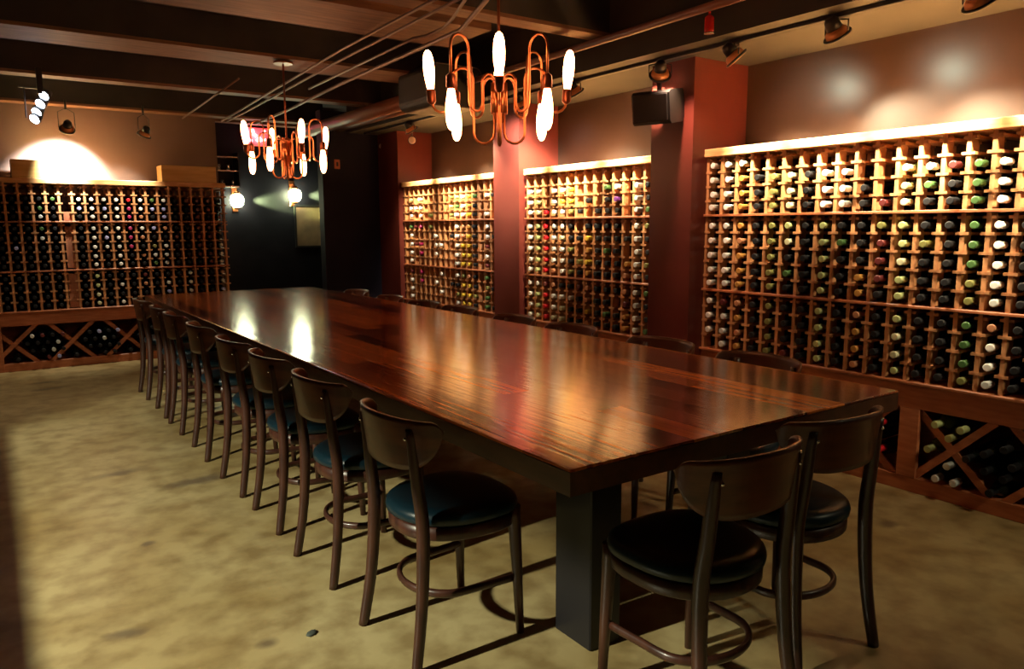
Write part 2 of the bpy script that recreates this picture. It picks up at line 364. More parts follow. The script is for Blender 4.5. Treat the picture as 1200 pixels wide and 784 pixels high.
# column plans: capsule colour per row, '-' empty; rows from top: 4 + 5 + 4
k = {'w': 'white', 's': 'silver', 'o': 'gold', 'b': 'black', 'v': 'olive', 'c': 'cream', 'r': 'red', 'g': 'green', 'l': 'lime', 'y': 'yellow',
     'p': 'purple', 'm': 'magenta', 'n': 'maroon', 'u': 'blue', 'k': 'copper'}
NEAR = ['wwww wwwww www-', 'swsw swsws nsss', 'wooo okooo koko', '-bbb bbbbb bbbb', '-vvv vvvvv vvvv', '-ccc lcbgb bbbn', '-bbb bbbbb bbbb', '-www lllll llll',
        '-sws bgbbb bbbb', '--bb bbboo kook', '---n vnnnb bbbb', '-clc llcll lccl', '-wgb bvbbb bbbb', '-nbb bbbbb bbbb', '-ggg gggvv gggv', '-www wwwws kwws',
        '---n bbbbb bbbb', '-bbb bbbbb bbbb', '-ooo ooooo oooo', '-bbb bbbbb bbbb']
MID = ['-www wwwww wwww', '-clc lllll sllc', '---r rrrrr nrrr', '-wsw ssswk kswc', '-wyw wcwww bwcc', '-yyv bbvbv bsbb', '---b -b-vb nbbb', '--b- byoyo kkyk',
       '---b bbbbb bbbb', '-gbb bbgbb bbgb', '-spb bbbbb b-bb', '---- -b-ok knoo', '-sss sssss ssww', '-bbg vbbvb gbbg']
FAR = ['---- ----- ----', '-lww gwwww nwww', '--w- n-n-- ----', '-www m-mm- mm--', '---- ----- ----', '---v v---- ----', '---- -www- -w--', '---- --w-- w-w-', '---- ----- ----',
       '-vlv -b--- -b--', '-lgw wwwws wbvs', '-www kkyyy vyyy', '-yoy oyyyy kyyy', '-gbb bbbbb bbvb', '---- ----- ----', '-w-w wsnwn gvgg', '-b-- -b--- -b-b']
ENDR = ['-bbb bbbbb bbbb'] * 6 + ['-bbb bbubb bbbb', '-bbb bbbbb bbbb', '-bgs gsbbb bbbb', '-gbb bbbbb bbbb', '---- ----- ----', '-sub bbbbb bbbb', '-www swwww llcc', '-sus susbb bbbb',
        '-www wwsww bsbs', '-rmm mmmbb bbbb', '-wwk skbkb nkbb', '-gub ubvsg bbbb', '-wuu kbwss bsun', '-bbb bnbbb bbbb', '-nbb bbbbb sssu', '-nnn nnnnb bbbb', '-nnb nnbnn bbbb', '-bbn nbsss ksuu']
NEXT = []
slots = []                    # (distance, world position, rz, capsule colour, label, group)
def fill(R, plan, where, group, ncol=None):
    ca, sa = math.cos(R['rz']), math.sin(R['rz'])
    for ci, col in enumerate(plan):
        for ti, rows in enumerate(col.split()):
            for ri, ch in enumerate(rows):
                if ch == '-': continue
                lx = (ci + .5) * R['p']; z = row_z(ti, ri) + (math.sqrt(RB ** 2 - (R['p'] / 2 - .026) ** 2) + .0006 if ri < len(rows) - 1 else RB + .0005)
                base = DEP - .010 + random.uniform(-.014, -.0005)
                wx = R['o'][0] + lx * ca - base * sa; wy = R['o'][1] + lx * sa + base * ca
                nx, ny = R['o'][0] + lx * ca + .05 * sa, R['o'][1] + lx * sa - .05 * ca
                P = px_of((nx, ny, z))
                if P[2] < .2 or P[0] < -12 or P[0] > 1212 or P[1] > 800: continue
                lab = f"{k[ch]}-capped bottle, {ORD[where[2](ci)]} column from {where[0]}, {ORD[ri]} row of {TIERS[ti][0]} tier, {where[1]}"
                slots.append((P[2], (wx, wy, z), R['rz'], k[ch], lab, group))
fill(R_NEAR, NEAR, ('pillar', 'largest side rack', lambda c: c), 'bottles lying in the largest side rack')
fill(R_MID, MID, ('far pillar', 'rack between pillars', lambda c: c), 'bottles lying in the rack between the pillars')
fill(R_FAR, FAR, ('far end', 'far side rack', lambda c: c), 'bottles lying in the far side rack')
fill(R_END, ENDR[-23:], ('the alcove', 'end wall rack', lambda c: 22 - c), 'bottles lying in the end wall rack')

def glass_for(c, rnd):
    if c in ('olive', 'yellow'): return 'olive'
    if c in ('lime', 'cream') and rnd < .35: return 'olive'
    if c == 'gold' and rnd < .25: return 'clear'
    return 'dark'
# bottles lying loose in the diamond bins: pixel-free honeycomb inside the cells between the lattice boards
def bin_spots(x0, w, lo=.068, hi=.383):
    """spots for one crossed panel, away from both boards; returns (x, z, cell)"""
    out = []; sl = (.39 - .06) / w; nrm = math.hypot(1, sl)
    for j in range(6):
        z = lo + RB - .0005 + j * .0635
        for i in range(8):
            x = x0 - .035 + (i + (j % 2) * .5) * .0745
            if z + RB > hi + .004: continue
            d1 = (z - (.06 + sl * (x - x0))) / nrm; d2 = (z - (.39 - sl * (x - x0))) / nrm
            if min(abs(d1), abs(d2)) < RB + .006: continue
            cell = 'lower' if d1 < 0 and d2 < 0 else 'upper' if d1 > 0 and d2 > 0 else 'pillar-side' if d1 > 0 else 'open-side'
            out.append((x, z, cell))
    return out
def fill_bin(o, rz, panels, where, group, light, xlo, xhi, extra=()):
    ca, sa = math.cos(rz), math.sin(rz); seen = {}
    for pi_, x0 in enumerate((None,) + tuple(panels)):
        for (x, z, cell) in (extra if x0 is None else bin_spots(x0, .335)):
            if x < xlo + RB or x > xhi - RB: continue
            if any(math.hypot(x - a, z - b) < 2 * RB for a, b in seen): continue
            seen[(x, z)] = 1
            base = DEP - .02 + random.uniform(-.03, .0)
            wx = o[0] + x * ca - base * sa; wy = o[1] + x * sa + base * ca
            P = px_of((wx, wy, z))
            if P[0] < -15 or P[0] > 1240 or P[1] > 790: continue
            c = light(pi_, cell, x, z)
            rowi = int((z - .07) / .0635)
            coli = int((x - xlo) / .0372)
            lab = f"{c}-capped bottle lying in {where}, layer {['one','two','three','four','five','six'][rowi]} up, {ORD[min(coli % 22, 21)]} across"
            slots.append((P[2], (wx, wy, z), rz, c, lab, group))
fill_bin(R_NEAR['o'], -PI / 2, (1.604,), 'near side bin', 'bottles in the near lattice bin',
         lambda p, cell, x, z: cell if cell in ('lime', 'silver') else 'black', 1.245, 1.98,
         ((1.3, .222, 'lime'), (1.384, .288, 'lime'), (1.329, .3395, 'lime'), (1.439, .3395, 'lime'), (1.346, .1025, 'silver'), (1.4225, .1025, 'silver'),
          (1.384, .1645, 'silver'), (1.468, .222, 'b'), (1.533, .257, 'b'), (1.533, .183, 'b')))
fill_bin(R_NEAR['o'], -PI / 2, (.78,), 'side bin behind the chairs', 'bottles in the near lattice bin', lambda p, cell, x, z: 'red' if cell == 'open-side' else 'black', .74, 1.15)
efirst = .054 - BX0 - .39 + .304 - .43
fill_bin(R_END['o'], 0, [efirst + .43 * i for i in range(6)], 'end wall bin', 'bottles in the end wall lattice bin',
         lambda p, cell, x, z: random.choice(['black'] * 9 + ['maroon', 'blue', 'silver']), .06 - BX0, 2.2)

# split: the 300 that show largest are things, the rest of the stock one object
slots.sort(key=lambda s: s[0])
N_IND = 300
rest = MB(); rest_mats = [M['glass_dark'], M['glass_olive']] + [M['cap_' + c] for c in CAPS]; cidx = {c: i + 2 for i, c in enumerate(CAPS)}
for i, (d, pos, rz, c, lab, grp) in enumerate(slots):
    g = glass_for(c, random.random()); rr = random.uniform(-.02, .02)
    if i < N_IND:
        o = bpy.data.objects.new('wine_bottle', GL[g]); C.objects.link(o); o.location = pos; o.rotation_euler = (0, 0, rz)
        tag(o, lab, 'wine bottle', grp)
        q = bpy.data.objects.new('capsule', CM[c]); C.objects.link(q); q.parent = o
    else:
        M4 = Matrix.Translation(pos) @ Matrix.Rotation(rz, 4, 'Z') @ AX
        rest.lathe(bottle_prof(), 8, M4, 1 if g != 'dark' else 0); rest.lathe(CAPP, 8, M4, cidx[c])
o = rest.build('wine_bottles', rest_mats)
tag(o, 'remaining stock of small distant wine bottles in the far racks', 'wine bottles', None, 'stuff')
print('bottles', len(slots))

# ------------------------------------------------------------------ table
t = empty('long_table', (1.654, 3.795, 0), 0, 'long lacquered plank table with dark edge, down the middle of the room', 'table')
HX, HY, TZ = .666, 2.595, .683
m = MB(); m.bbox(-HX, HX, -HY, HY, TZ - .008, TZ, .002); m.build('tabletop', M['table'], t)
m = MB(); b_ = .0015
m.box(-HX + .0, HX - .0, -HY + .0, -HY + .02, TZ - .062, TZ - .0085); m.box(-HX, HX, HY - .02, HY, TZ - .062, TZ - .0085)
m.box(-HX, -HX + .02, -HY + .02, HY - .02, TZ - .062, TZ - .0085); m.box(HX - .02, HX, -HY + .02, HY - .02, TZ - .062, TZ - .0085)
m.build('edge_band', M['tableblack'], t)
for x in (-.40, .40):
    m = MB(); m.bbox(x - .03, x + .03, -HY + .35, HY - .35, TZ - .12, TZ - .0095, .003); m.build('long_rail', M['tableblack'], t)
for y in (-2.215, 0, 2.215):
    for x in (-.285, .285):
        m = MB(); m.bbox(x - .058, x + .058, y - .08, y + .08, 0, TZ - .0095, .004); m.build('leg', M['pedestal'], t)
    m = MB(); m.bbox(-.227, .227, y - .035, y + .035, TZ - .15, TZ - .03, .004); m.build('cross_brace', M['pedestal'], t)

# ------------------------------------------------------------------ chairs (local: front is +y)
def cat(pts, n=6):
    """smooth polyline through points"""
    P = [Vector(p) for p in pts]; out = []
    for i in range(len(P) - 1):
        a = P[max(i - 1, 0)]; b = P[i]; c = P[i + 1]; d = P[min(i + 2, len(P) - 1)]
        for j in range(n):
            u = j / n
            out.append(.5 * ((2 * b) + (c - a) * u + (2 * a - 5 * b + 4 * c - d) * u * u + (3 * b - a - 3 * c + d) * u ** 3))
    out.append(P[-1]); return out
def outline(n=40, s=1.0):
    """seat outline: broad rounded front, narrower round back"""
    o = []
    for i in range(n):
        a = 2 * PI * i / n; c, q = math.cos(a), math.sin(a)
        e = .72 if q > 0 else .9
        x = math.copysign(abs(c) ** e, c); y = math.copysign(abs(q) ** e, q)
        wid = .192 + .012 * (y)
        o.append((x * wid * s, y * .19 * s - .005))
    return o
def make_chair(rz_, loc, label, group):
    root = empty('dining_chair', loc, rz_, label, 'chair', group)
    # seat cushion: puffed
    m = MB(); rings = [(.93, .408), (1.0, .416), (1.012, .43), (.99, .444), (.93, .453), (.8, .459), (.55, .462), (.25, .463)]
    n = 40; vs = []; fs = []
    for s_, z in rings: vs += [(x, y, z) for x, y in outline(n, s_)]
    for i in range(len(rings) - 1):
        for k_ in range(n): fs.append((i * n + k_, i * n + (k_ + 1) % n, (i + 1) * n + (k_ + 1) % n, (i + 1) * n + k_))
    fs.append(tuple(range((len(rings) - 1) * n, len(rings) * n))); fs.append(tuple(range(n - 1, -1, -1)))
    m.add(vs, fs, 0, True); m.build('seat', M['vinyl'], root)
    m = MB(); vs = []; fs = []; rg = [(.95, .365), (.97, .37), (.97, .405), (.93, .4075)]
    for s_, z in rg: vs += [(x, y, z) for x, y in outline(n, s_)]
    for i in range(3):
        for k_ in range(n): fs.append((i * n + k_, i * n + (k_ + 1) % n, (i + 1) * n + (k_ + 1) % n, (i + 1) * n + k_))
    fs.append(tuple(range(3 * n, 4 * n))); fs.append(tuple(range(n - 1, -1, -1)))
    m.add(vs, fs, 0, True); m.build('seat_frame', M['chair'], root)
    for s_ in (-1, 1):
        # rear leg runs on upwards as the back post
        pts = cat([(s_ * .170, -.228, 0), (s_ * .158, -.198, .2), (s_ * .151, -.186, .42), (s_ * .145, -.198, .56), (s_ * .142, -.212, .722)], 5)
        m = MB(); rad = [.0155 + .0045 * min(1, max(0, p.z / .35)) if p.z < .45 else .020 - .004 * (p.z - .45) / .3 for p in pts]
        m.tube(pts, rad, 8, flat=(1, 1.05)); lg = m.build('leg', M['chair'], root)
        q = MB(); q.lathe([(.0055, 0), (.0055, .003), (.002, .0045)], 10, Matrix.Translation((s_ * .139, -.229, .695)) @ Matrix.Rotation(PI * .53, 4, 'X')); q.build('bolt_head', M['silver'], lg)
        pts = [(s_ * .170, .145, 0), (s_ * .165, .138, .2), (s_ * .160, .13, .39), (s_ * .160, .13, .425)]
        m = MB(); m.tube(pts, [.0125, .0165, .0205, .0205], 10); m.build('leg', M['chair'], root)
    # bent hoop stretcher: straight sides from the front legs, round at the back
    R = .135; pts = [(.158, .135, .185), (.15, .02, .187)]
    for i in range(9):
        a = -i / 8 * PI; pts.append((math.cos(a) * .148, -.045 + math.sin(a) * .115, .19))
    pts += [(-.15, .02, .187), (-.158, .135, .185)]
    m = MB(); m.tube(cat(pts, 3), .0115, 8, flat=(.8, 1.15)); m.build('stretcher', M['chair'], root)
    # bent plywood back
    m = MB(); Rb = .198; A = math.radians(82); nu, nv = 28, 10; th = .011; vs = []; fs = []
    for side in (0, 1):
        for i in range(nu + 1):
            u = -1 + 2 * i / nu; a = u * A
            zt = .752 - .010 * abs(u) ** 2.2 - (.028 * max(0, (abs(u) - .86) / .14) ** 2)
            zb = .592 + .016 * abs(u) ** 2 + .09 * abs(u) ** 4 + (.02 * max(0, (abs(u) - .9) / .1) ** 1.5)
            for j in range(nv + 1):
                v = j / nv; z = zb + (zt - zb) * v
                tilt = (z - .66) * .13
                r = Rb + (th if side else 0)
                vs.append((math.sin(a) * r, -.100 - max(0, math.cos(a)) ** .7 * (r - .065) - tilt, z))
    def id_(s_, i, j): return s_ * (nu + 1) * (nv + 1) + i * (nv + 1) + j
    for i in range(nu):
        for j in range(nv):
            fs.append((id_(0, i, j), id_(0, i, j + 1), id_(0, i + 1, j + 1), id_(0, i + 1, j)))
            fs.append((id_(1, i, j), id_(1, i + 1, j), id_(1, i + 1, j + 1), id_(1, i, j + 1)))
        for j in (0, nv):
            q = (id_(0, i, j), id_(0, i + 1, j), id_(1, i + 1, j), id_(1, i, j)); fs.append(q if j == 0 else q[::-1])
    for i in (0, nu):
        for j in range(nv):
            q = (id_(0, i, j), id_(1, i, j), id_(1, i, j + 1), id_(0, i, j + 1)); fs.append(q if i == 0 else q[::-1])
    m.add(vs, fs, 0, True); m.build('backrest', M['chairback'], root)
    root.scale = (.95, .95, .935)
    return root
GC = 'bentwood dining chairs around the long table'
c0 = make_chair(math.radians(-88), (1.072, 1.862, 0), 'teal-seated bentwood chair on the open side, closest to the near table end', GC)
proto_tree = {c0.name: kids(c0)}
KIDS[c0.name] = kids(c0)
for q in KIDS[c0.name]: KIDS[q.name] = kids(q)
def chair(x, y, deg, label):
    c = copy_tree(c0); c.location = (x, y, 0); c.rotation_euler = (0, 0, math.radians(deg)); c['label'] = label; return c
for i, (x, y, a) in enumerate([(1.072, 2.455, -88), (1.075, 3.0, -90), (1.07, 3.51, -89), (1.072, 4.14, -91), (1.07, 4.76, -90), (1.075, 5.23, -91), (1.07, 5.86, -90)]):
    chair(x, y, a, f"dark bentwood chair, {ORD[i + 1]} from the near end along the open floor side" if i < 6 else 'dark bentwood chair at the end of the open-side line, nearest the lattice bins')
for i, (y, x) in enumerate([(1.79, 2.237), (2.30, 2.24), (2.91, 2.236), (3.42, 2.238), (4.02, 2.24), (4.47, 2.236), (5.0, 2.236), (5.61, 2.238)]):
    chair(x, y, 90 + (i % 3 - 1) * 1.5, f"dark chair top peeking over the rack side of the table, {ORD[i]} from the near end")
chair(1.395, 1.225, -2, 'bentwood chair at the near table end with glossy teal seat, next to the pedestal')
chair(1.858, 1.285, -5, 'darkest bentwood chair at the table corner nearest the largest rack')

# ------------------------------------------------------------------ chandeliers
def arc(cx, cz, r, a0, a1, n=7): return [(cx + r * math.cos(a0 + (a1 - a0) * i / n), cz + r * math.sin(a0 + (a1 - a0) * i / n)) for i in range(n + 1)]
def arm(kind):
    """serpentine tube in the (radius, height) plane"""
    if kind == 'down':
        p = [(.016, 1.52)] + arc(.044, 1.635, .028, PI, 0) + arc(.1, 1.575, .028, PI, 2 * PI) + arc(.164, 1.725, .036, PI, 0) + [(.2, 1.64)]
    else:
        p = [(.016, 1.60)] + arc(.048, 1.49, .032, PI, 2 * PI) + arc(.113, 1.655, .033, PI, 0) + arc(.178, 1.585, .032, PI, 2 * PI) + [(.21, 1.59)]
    return p
def chandelier(loc, rot, label):
    root = empty('chandelier', loc, rot, label, 'chandelier', 'serpentine tube chandeliers')
    z0 = 1.45; root.scale = (1.217, 1.217, 1.217)
    m = MB(); m.tube([(0, 0, 1.66 - z0), (0, 0, 2.0635 - z0)], .005, 8); m.build('stem', M['socket'], root)
    m = MB(); m.lathe([(.05, 0), (.05, .012), (.02, .02)], 20, Matrix.Translation((0, 0, 2.0425 - z0))); m.build('ceiling_plate', M['socket'], root)
    m = MB()
    m.lathe([(.004, 1.45 - z0), (.008, 1.46 - z0), (.008, 1.64 - z0), (.02, 1.645 - z0), (.02, 1.66 - z0), (.006, 1.67 - z0)], 14)
    for i in range(4):
        a = PI / 4 + i * PI / 2
        m.lathe([(.011, 1.55 - z0), (.011, 1.64 - z0)], 10, Matrix.Translation((math.cos(a) * .022, math.sin(a) * .022, 0)))
    m.build('hub', M['copper'], root)
    for i in range(8):
        kd = 'up' if i % 2 == 0 else 'down'; a = i * PI / 4; ca, sa = math.cos(a), math.sin(a)
        off = .0
        pts = [(r * ca, r * sa, z - z0) for r, z in arm(kd)]
        m = MB(); m.tube(pts, .0042, 8); ar = m.build('arm', M['copper'], root)
        if kd == 'up':
            T4 = Matrix.Translation((.21 * ca, .21 * sa, 1.578 - z0)) @ Matrix.Rotation(.07, 4, Vector((-sa, ca, 0)))
        else:
            T4 = Matrix.Translation((.2 * ca, .2 * sa, 1.645 - z0)) @ Matrix.Rotation(PI, 4, Vector((ca, sa, 0)))
        m = MB(); m.lathe([(.006, 0), (.014, .008), (.0145, .04), (.012, .045)], 14, T4); m.build('socket', M['socket'], ar)
        m = MB(); m.lathe([(.009, .043), (.011, .05), (.0165, .085), (.0175, .11), (.0155, .14), (.010, .157), (.004, .163)], 14, T4); m.build('bulb', M['bulb'], ar)
    return root
view1 = math.atan2(2.03, 1.36)
chandelier((1.655, 2.45, 1.504), view1, 'copper tube chandelier with glowing bulbs over the near half of the table')
chandelier((1.655, 4.90, 1.504), math.atan2(4.03, 1.36) + .35, 'copper tube chandelier with glowing bulbs over the far half of the table')

# ------------------------------------------------------------------ track lights
def track_head(loc, aim, label, group, power, col, name='track_light', size=56, rad=.03, lit=None):
    d = (Vector(aim) - Vector(loc)).normalized()
    root = empty(name, loc, 0, label, 'track light', group)
    q = d.to_track_quat('Z', 'Y').to_matrix().to_4x4()
    m = MB(); m.lathe([(.018, -.075), (.03, -.06), (.034, -.02)], 18, q); m.build('lamp_housing', M['black'], root)
    m = MB(); m.lathe([(.034, -.022), (.046, -.01), (.05, .012), (.048, .02)], 20, q); m.build('reflector', M['lampback'], root)
    m = MB(); m.tube([q @ Vector((math.cos(a) * .055, math.sin(a) * .055, .012)) for a in [i * PI / 12 for i in range(25)]], .0065, 8, cap=False); m.build('gimbal_ring', M['black'], root)
    top = 2.1 - loc[2] if loc[0] > 2.98 else 2.25 - loc[2]
    side = Vector((-d.y, d.x, 0)).normalized() * .06
    m = MB(); m.tube([side * 1 + Vector((0, 0, 0)), side + Vector((0, 0, top * .55)), Vector((0, 0, top * .7)), -side + Vector((0, 0, top * .55)), -side], .0035, 6)
    m.tube([(0, 0, top * .65), (0, 0, top)], .009, 8); m.build('bracket', M['black'], root)
    twin = (-.27, .27) if name == 'track_light' else (0,)
    for dy in twin:
        e = (Vector(aim) + Vector((0, dy, 0)) - Vector(loc)).normalized()
        ld = bpy.data.lights.new('spot', 'SPOT'); ld.energy = power * (.62 if len(twin) > 1 else 1); ld.color = col; ld.spot_size = math.radians(size); ld.spot_blend = 1; ld.shadow_soft_size = rad
        lo = bpy.data.objects.new('lamp', ld); C.objects.link(lo); lo.location = Vector(loc) + d * .03; lo.rotation_euler = e.to_track_quat('-Z', 'Y').to_euler()
    return root
W_ = (1, .80, .50)
GT = 'black track lights over the side racks'
for y, lab in ((1.41, 'black track light cut by the top frame edge above the largest rack'), (1.98, 'black track light with amber reflector, middle one above the largest rack'),
               (2.52, 'black track light with amber reflector right beside the near pillar'), (3.02, 'black track light with amber reflector directly above the speaker')):
    track_head((3.1, y, 2.02), (3.42, y + (.35 if y > 2.9 else -.22 if y > 2.5 else -.05), 1.60), lab, GT, 900, W_)
for y, lab in ((.85, 'track light above the rack end outside the frame'),):
    track_head((3.1, y, 2.02), (3.42, y, 1.55), lab, GT, 700, W_)
for y, lab in ((3.75, 'black track light above the rack between the pillars'), (4.3, 'black track light beside the second pillar'), (5.25, 'black track light above the mostly empty rack'), (5.95, 'black track light above the far end of the empty rack')):
    track_head((3.1, y, 2.03), (3.4, y, 1.60), lab, GT, 640, W_)
m = MB(); m.bbox(3.085, 3.115, -.5, 6.9, 2.082, 2.0995, .002); tag(m.build('track_rail', M['black']), 'black lighting track running along the soffit above the side racks', 'track rail')
GE = 'ringed spotlights facing the end wall'
track_head((.647, 7.35, 2.02), (.62, 7.7, 1.70), 'round black spotlight over the blown-out end wall, beside the left crate', GE, 1300, (1, .95, .78), 'ring_spotlight', 84)
track_head((1.229, 7.35, 2.01), (1.05, 7.6, 1.5), 'round black spotlight hanging from the end beam near the right crate', GE, 120, (1, .85, .6), 'ring_spotlight', 85)
# four-lens fixture
root = empty('cluster_spotlight', (.39, 6.0, 2.08), 0, 'hanging fixture with four bright white oval lenses under the joists', 'spotlight')
m = MB(); m.bbox(-.015, .02, -.02, .02, .0, .17, .003); m.bbox(-.12, .0, -.008, .008, .03, .04, .002); m.tube([(-.09, 0, .03), (-.09, 0, -.16)], .005, 6); m.build('bracket', M['black'], root)
for i, (dx, dz) in enumerate(((.02, -.01), (-.005, -.065), (-.03, -.12), (-.045, -.165))):
    q = Matrix.Translation((dx, 0, dz)) @ Vector((-.62, -.55, -.55)).to_track_quat('Z', 'Y').to_matrix().to_4x4()
    m = MB(); m.lathe([(.02, -.06), (.034, -.02), (.036, .0)], 18, q); h_ = m.build('lamp_head', M['black'], root)
    m = MB(); m.lathe([(.031, .0), (.031, .003), (.02, .006)], 18, q); m.build('lens', M['led'], h_)

# ------------------------------------------------------------------ ceiling services
GCo = 'thin steel conduits under the ceiling'
def pipe(name, pts, r, m_, label, group=None, sm=0):
    q_ = 1 - sm; m = MB(); m.tube([(x * q_, y * q_, 1.2 + (z - 1.2) * q_) for x, y, z in pts], r, 10); o = m.build(name, M[m_]); return tag(o, label, 'pipe', group)
zc = 2.2
pipe('conduit', [(1.95, 7.6, zc), (1.912, 6.863, zc), (1.763, 4.211, zc), (1.737, 3.088, zc), (1.70, .5, zc)], .008, 'galv', 'uppermost thin conduit crossing beneath the orange-lit joist', GCo)
pipe('conduit', [(2.0, 7.6, zc), (1.973, 6.823, zc), (1.865, 4.462, zc), (1.842, 3.617, zc), (1.822, 3.031, zc), (1.78, .5, zc)], .008, 'galv', 'second thin conduit, running beside the uppermost one', GCo)
pipe('conduit', [(2.042, 5.504, zc), (1.985, 3.75, zc), (2.017, 3.667, zc), (2.014, 3.481, zc), (1.96, 3.3, zc), (1.853, 3.01, zc), (1.5, 2.1, zc)], .008, 'galv', 'short conduit with a kink before bending toward the camera', GCo, .03)
pipe('conduit', [(2.27, 7.6, zc), (2.25, 6.642, zc), (2.162, 5.186, zc), (2.104, 3.462, zc), (1.932, 2.956, zc), (1.6, 2.1, zc)], .011, 'galv', 'thickest conduit passing above the far chandelier, lowest in view', GCo, .06)
pipe('conduit', [(1.603, 7.6, zc), (1.514, 5.393, zc)], .007, 'galv', 'faint thin conduit crossing the joists above the end wall rack', GCo)
pipe('sprinkler_pipe', [(2.80, 4.6, 2.17), (2.70, -.5, 2.17)], .02, 'paintpipe', 'rust-brown painted pipe running overhead beside the soffit')
for x, r, y1, lab in ((2.72, .06, 7.6, 'broad brown duct pipe leading to the dark air unit'), (2.87, .045, 7.04, 'narrower brown duct pipe alongside the soffit')):
    pipe('duct_pipe', [(x, 5.0, 2.14), (x, y1, 2.14)], r, 'paintpipe', lab, 'brown duct pipes near the far ceiling')
# air unit
def rprism(x0, x1, prof, mi=0):
    m = MB(); n = len(prof); m.add([(x, y, z) for x in (x0, x1) for y, z in prof], [tuple(range(n - 1, -1, -1)), tuple(range(n, 2 * n))] + [(i, (i + 1) % n, n + (i + 1) % n, n + i) for i in range(n)], mi); return m
def rrect(a0, a1, b0, b1, r, n=5):
    out = []
    for cx, cy, s in ((a1 - r, b0 + r, -PI / 2), (a1 - r, b1 - r, 0), (a0 + r, b1 - r, PI / 2), (a0 + r, b0 + r, PI)):
        out += [(cx + r * math.cos(s + i * PI / 2 / n), cy + r * math.sin(s + i * PI / 2 / n)) for i in range(n + 1)]
    return out
au = empty('air_unit', (2.70, 4.75, 2.14), 0, 'dark rounded air handling box hanging behind the near chandelier', 'air unit')
m = MB(); n_ = 24
pr = rrect(-.2, .22, -.14, .14, .06); m.add([(x, y, z) for y in (-.22, .22) for x, z in pr], [tuple(range(len(pr))), tuple(range(2 * len(pr) - 1, len(pr) - 1, -1))] + [(i, len(pr) + i, len(pr) + (i + 1) % len(pr), (i + 1) % len(pr)) for i in range(len(pr))])
m.build('casing', M['blackplastic'], au)
m = MB(); pr = [(x, -.223, z) for x, z in rrect(-.195, .215, -.135, .135, .058)]; m.tube(pr + [pr[0]], .004, 6, cap=False); m.build('edge_trim', M['galv'], au)
# speaker by the pillar
sp = empty('speaker', (3.115, 3.03, 1.845), 0, 'black wedge speaker bolted to the near pillar', 'speaker')
sp.rotation_euler = (0, math.radians(-8), math.radians(20))
pr = [(-.12, -.075), (-.125, .07), (-.10, .085), (.06, .09), (.075, .05), (.075, -.05), (.05, -.085), (-.10, -.09)]
m = MB(); n = len(pr); m.add([(x, y, z) for y in (-.11, .11) for x, z in pr], [tuple(range(n)), tuple(range(2 * n - 1, n - 1, -1))] + [(i, n + i, n + (i + 1) % n, (i + 1) % n) for i in range(n)]); m.build('cabinet', M['blackplastic'], sp)
m = MB(); m.bbox(-.135, -.1245, -.1, .1, -.07, .066, .003); m.build('grille', M['black'], sp)
m = MB(); m.obox((.05, 0, 0), (.125, .03, .02), .03, .03); m.obox((.0, 0, .08), (.0, 0, .13), .02, .02, up=(1, 0, 0)); m.build('bracket', M['black'], sp)
# sprinkler head
sh = empty('fire_sprinkler', (2.78, 2.41, 2.11), 0, 'small red glass pendant hanging under the rust-brown pipe', 'sprinkler')
m = MB(); m.lathe([(.006, .03), (.006, .05)], 10); m.lathe([(.02, -.045), (.022, -.03), (.022, .02), (.01, .032)], 14); m.build('shade', M['redglass'], sh)
m = MB(); m.lathe([(.023, -.05), (.023, -.045)], 14); m.build('rim', M['silver'], sh)

# ------------------------------------------------------------------ on the end wall rack
def crate(x0, x1, z1, label):
    r = empty('pine_crate', ((x0 + x1) / 2, 7.62, T + .0005), 0, label, 'crate', 'pine wine crates on the end wall rack')
    w_ = (x1 - x0) / 2; h = z1 - T - .0005
    for y in (-.11, .10):
        m = MB(); m.bbox(-w_, w_, y, y + .012, 0, h, .002); m.build('side_board', M['crate'], r)
    for x in (-w_, w_ - .012):
        m = MB(); m.bbox(x, x + .012, -.098, .10, 0, h, .002); m.build('end_board', M['crate'], r)
    m = MB(); m.box(-w_ + .012, w_ - .012, -.098, .1, .002, .012); m.build('bottom_board', M['crate'], r)
    m = MB(); m.bbox(-w_ + .012, w_ - .012, -.098, .1, h - .012, h - .001, .001); m.build('lid', M['crate'], r)
crate(.235, .62, 1.765, 'pine crate in the bright glare on the end wall rack')
crate(1.375, 1.85, 1.763, 'orange-lit pine crate on the rack end by the alcove')

# ------------------------------------------------------------------ alcove
GS = 'glowing wall sconces in the dark alcove'
def sconce(x, z, label):
    r = empty('wall_sconce', (x, 8.45, z), 0, label, 'sconce', GS)
    m = MB(); m.bbox(-.03, .03, -.02, -.001, -.12, .16, .004); m.build('back_plate', M['copper'], r)
    m = MB(); m.tube([(0, -.02, .12), (0, -.09, .12), (0, -.1, .08)], .008, 8); m.lathe([(.02, .06), (.035, .065), (.03, .09), (.012, .1)], 16, Matrix.Translation((0, -.1, 0))); m.build('arm', M['copper'], r)
    m = MB(); m.lathe([(.035, -.07), (.06, -.05), (.072, 0), (.06, .045), (.035, .06)], 16, Matrix.Translation((0, -.1, 0))); m.build('bulb', M['sconce'], r)
    m = MB(); m.lathe([(.03, -.095), (.03, -.071)], 16, Matrix.Translation((0, -.1, 0))); m.build('base_cup', M['copper'], r)
    ld = bpy.data.lights.new('sconce_spot', 'SPOT'); ld.energy = 1100; ld.color = (.8, 1, .35); ld.spot_size = math.radians(34); ld.spot_blend = .7; ld.shadow_soft_size = .02
    lo = bpy.data.objects.new('sconce_lamp', ld); C.objects.link(lo); lo.location = (x + .062, 8.38, z); lo.rotation_euler = Vector((1, .12, -.0)).to_track_quat('-Z', 'Y').to_euler()
sconce(2.255, 1.487, 'glowing sconce close to the end of the end wall rack')
sconce(2.885, 1.555, 'brighter sconce directly under the far chandelier')
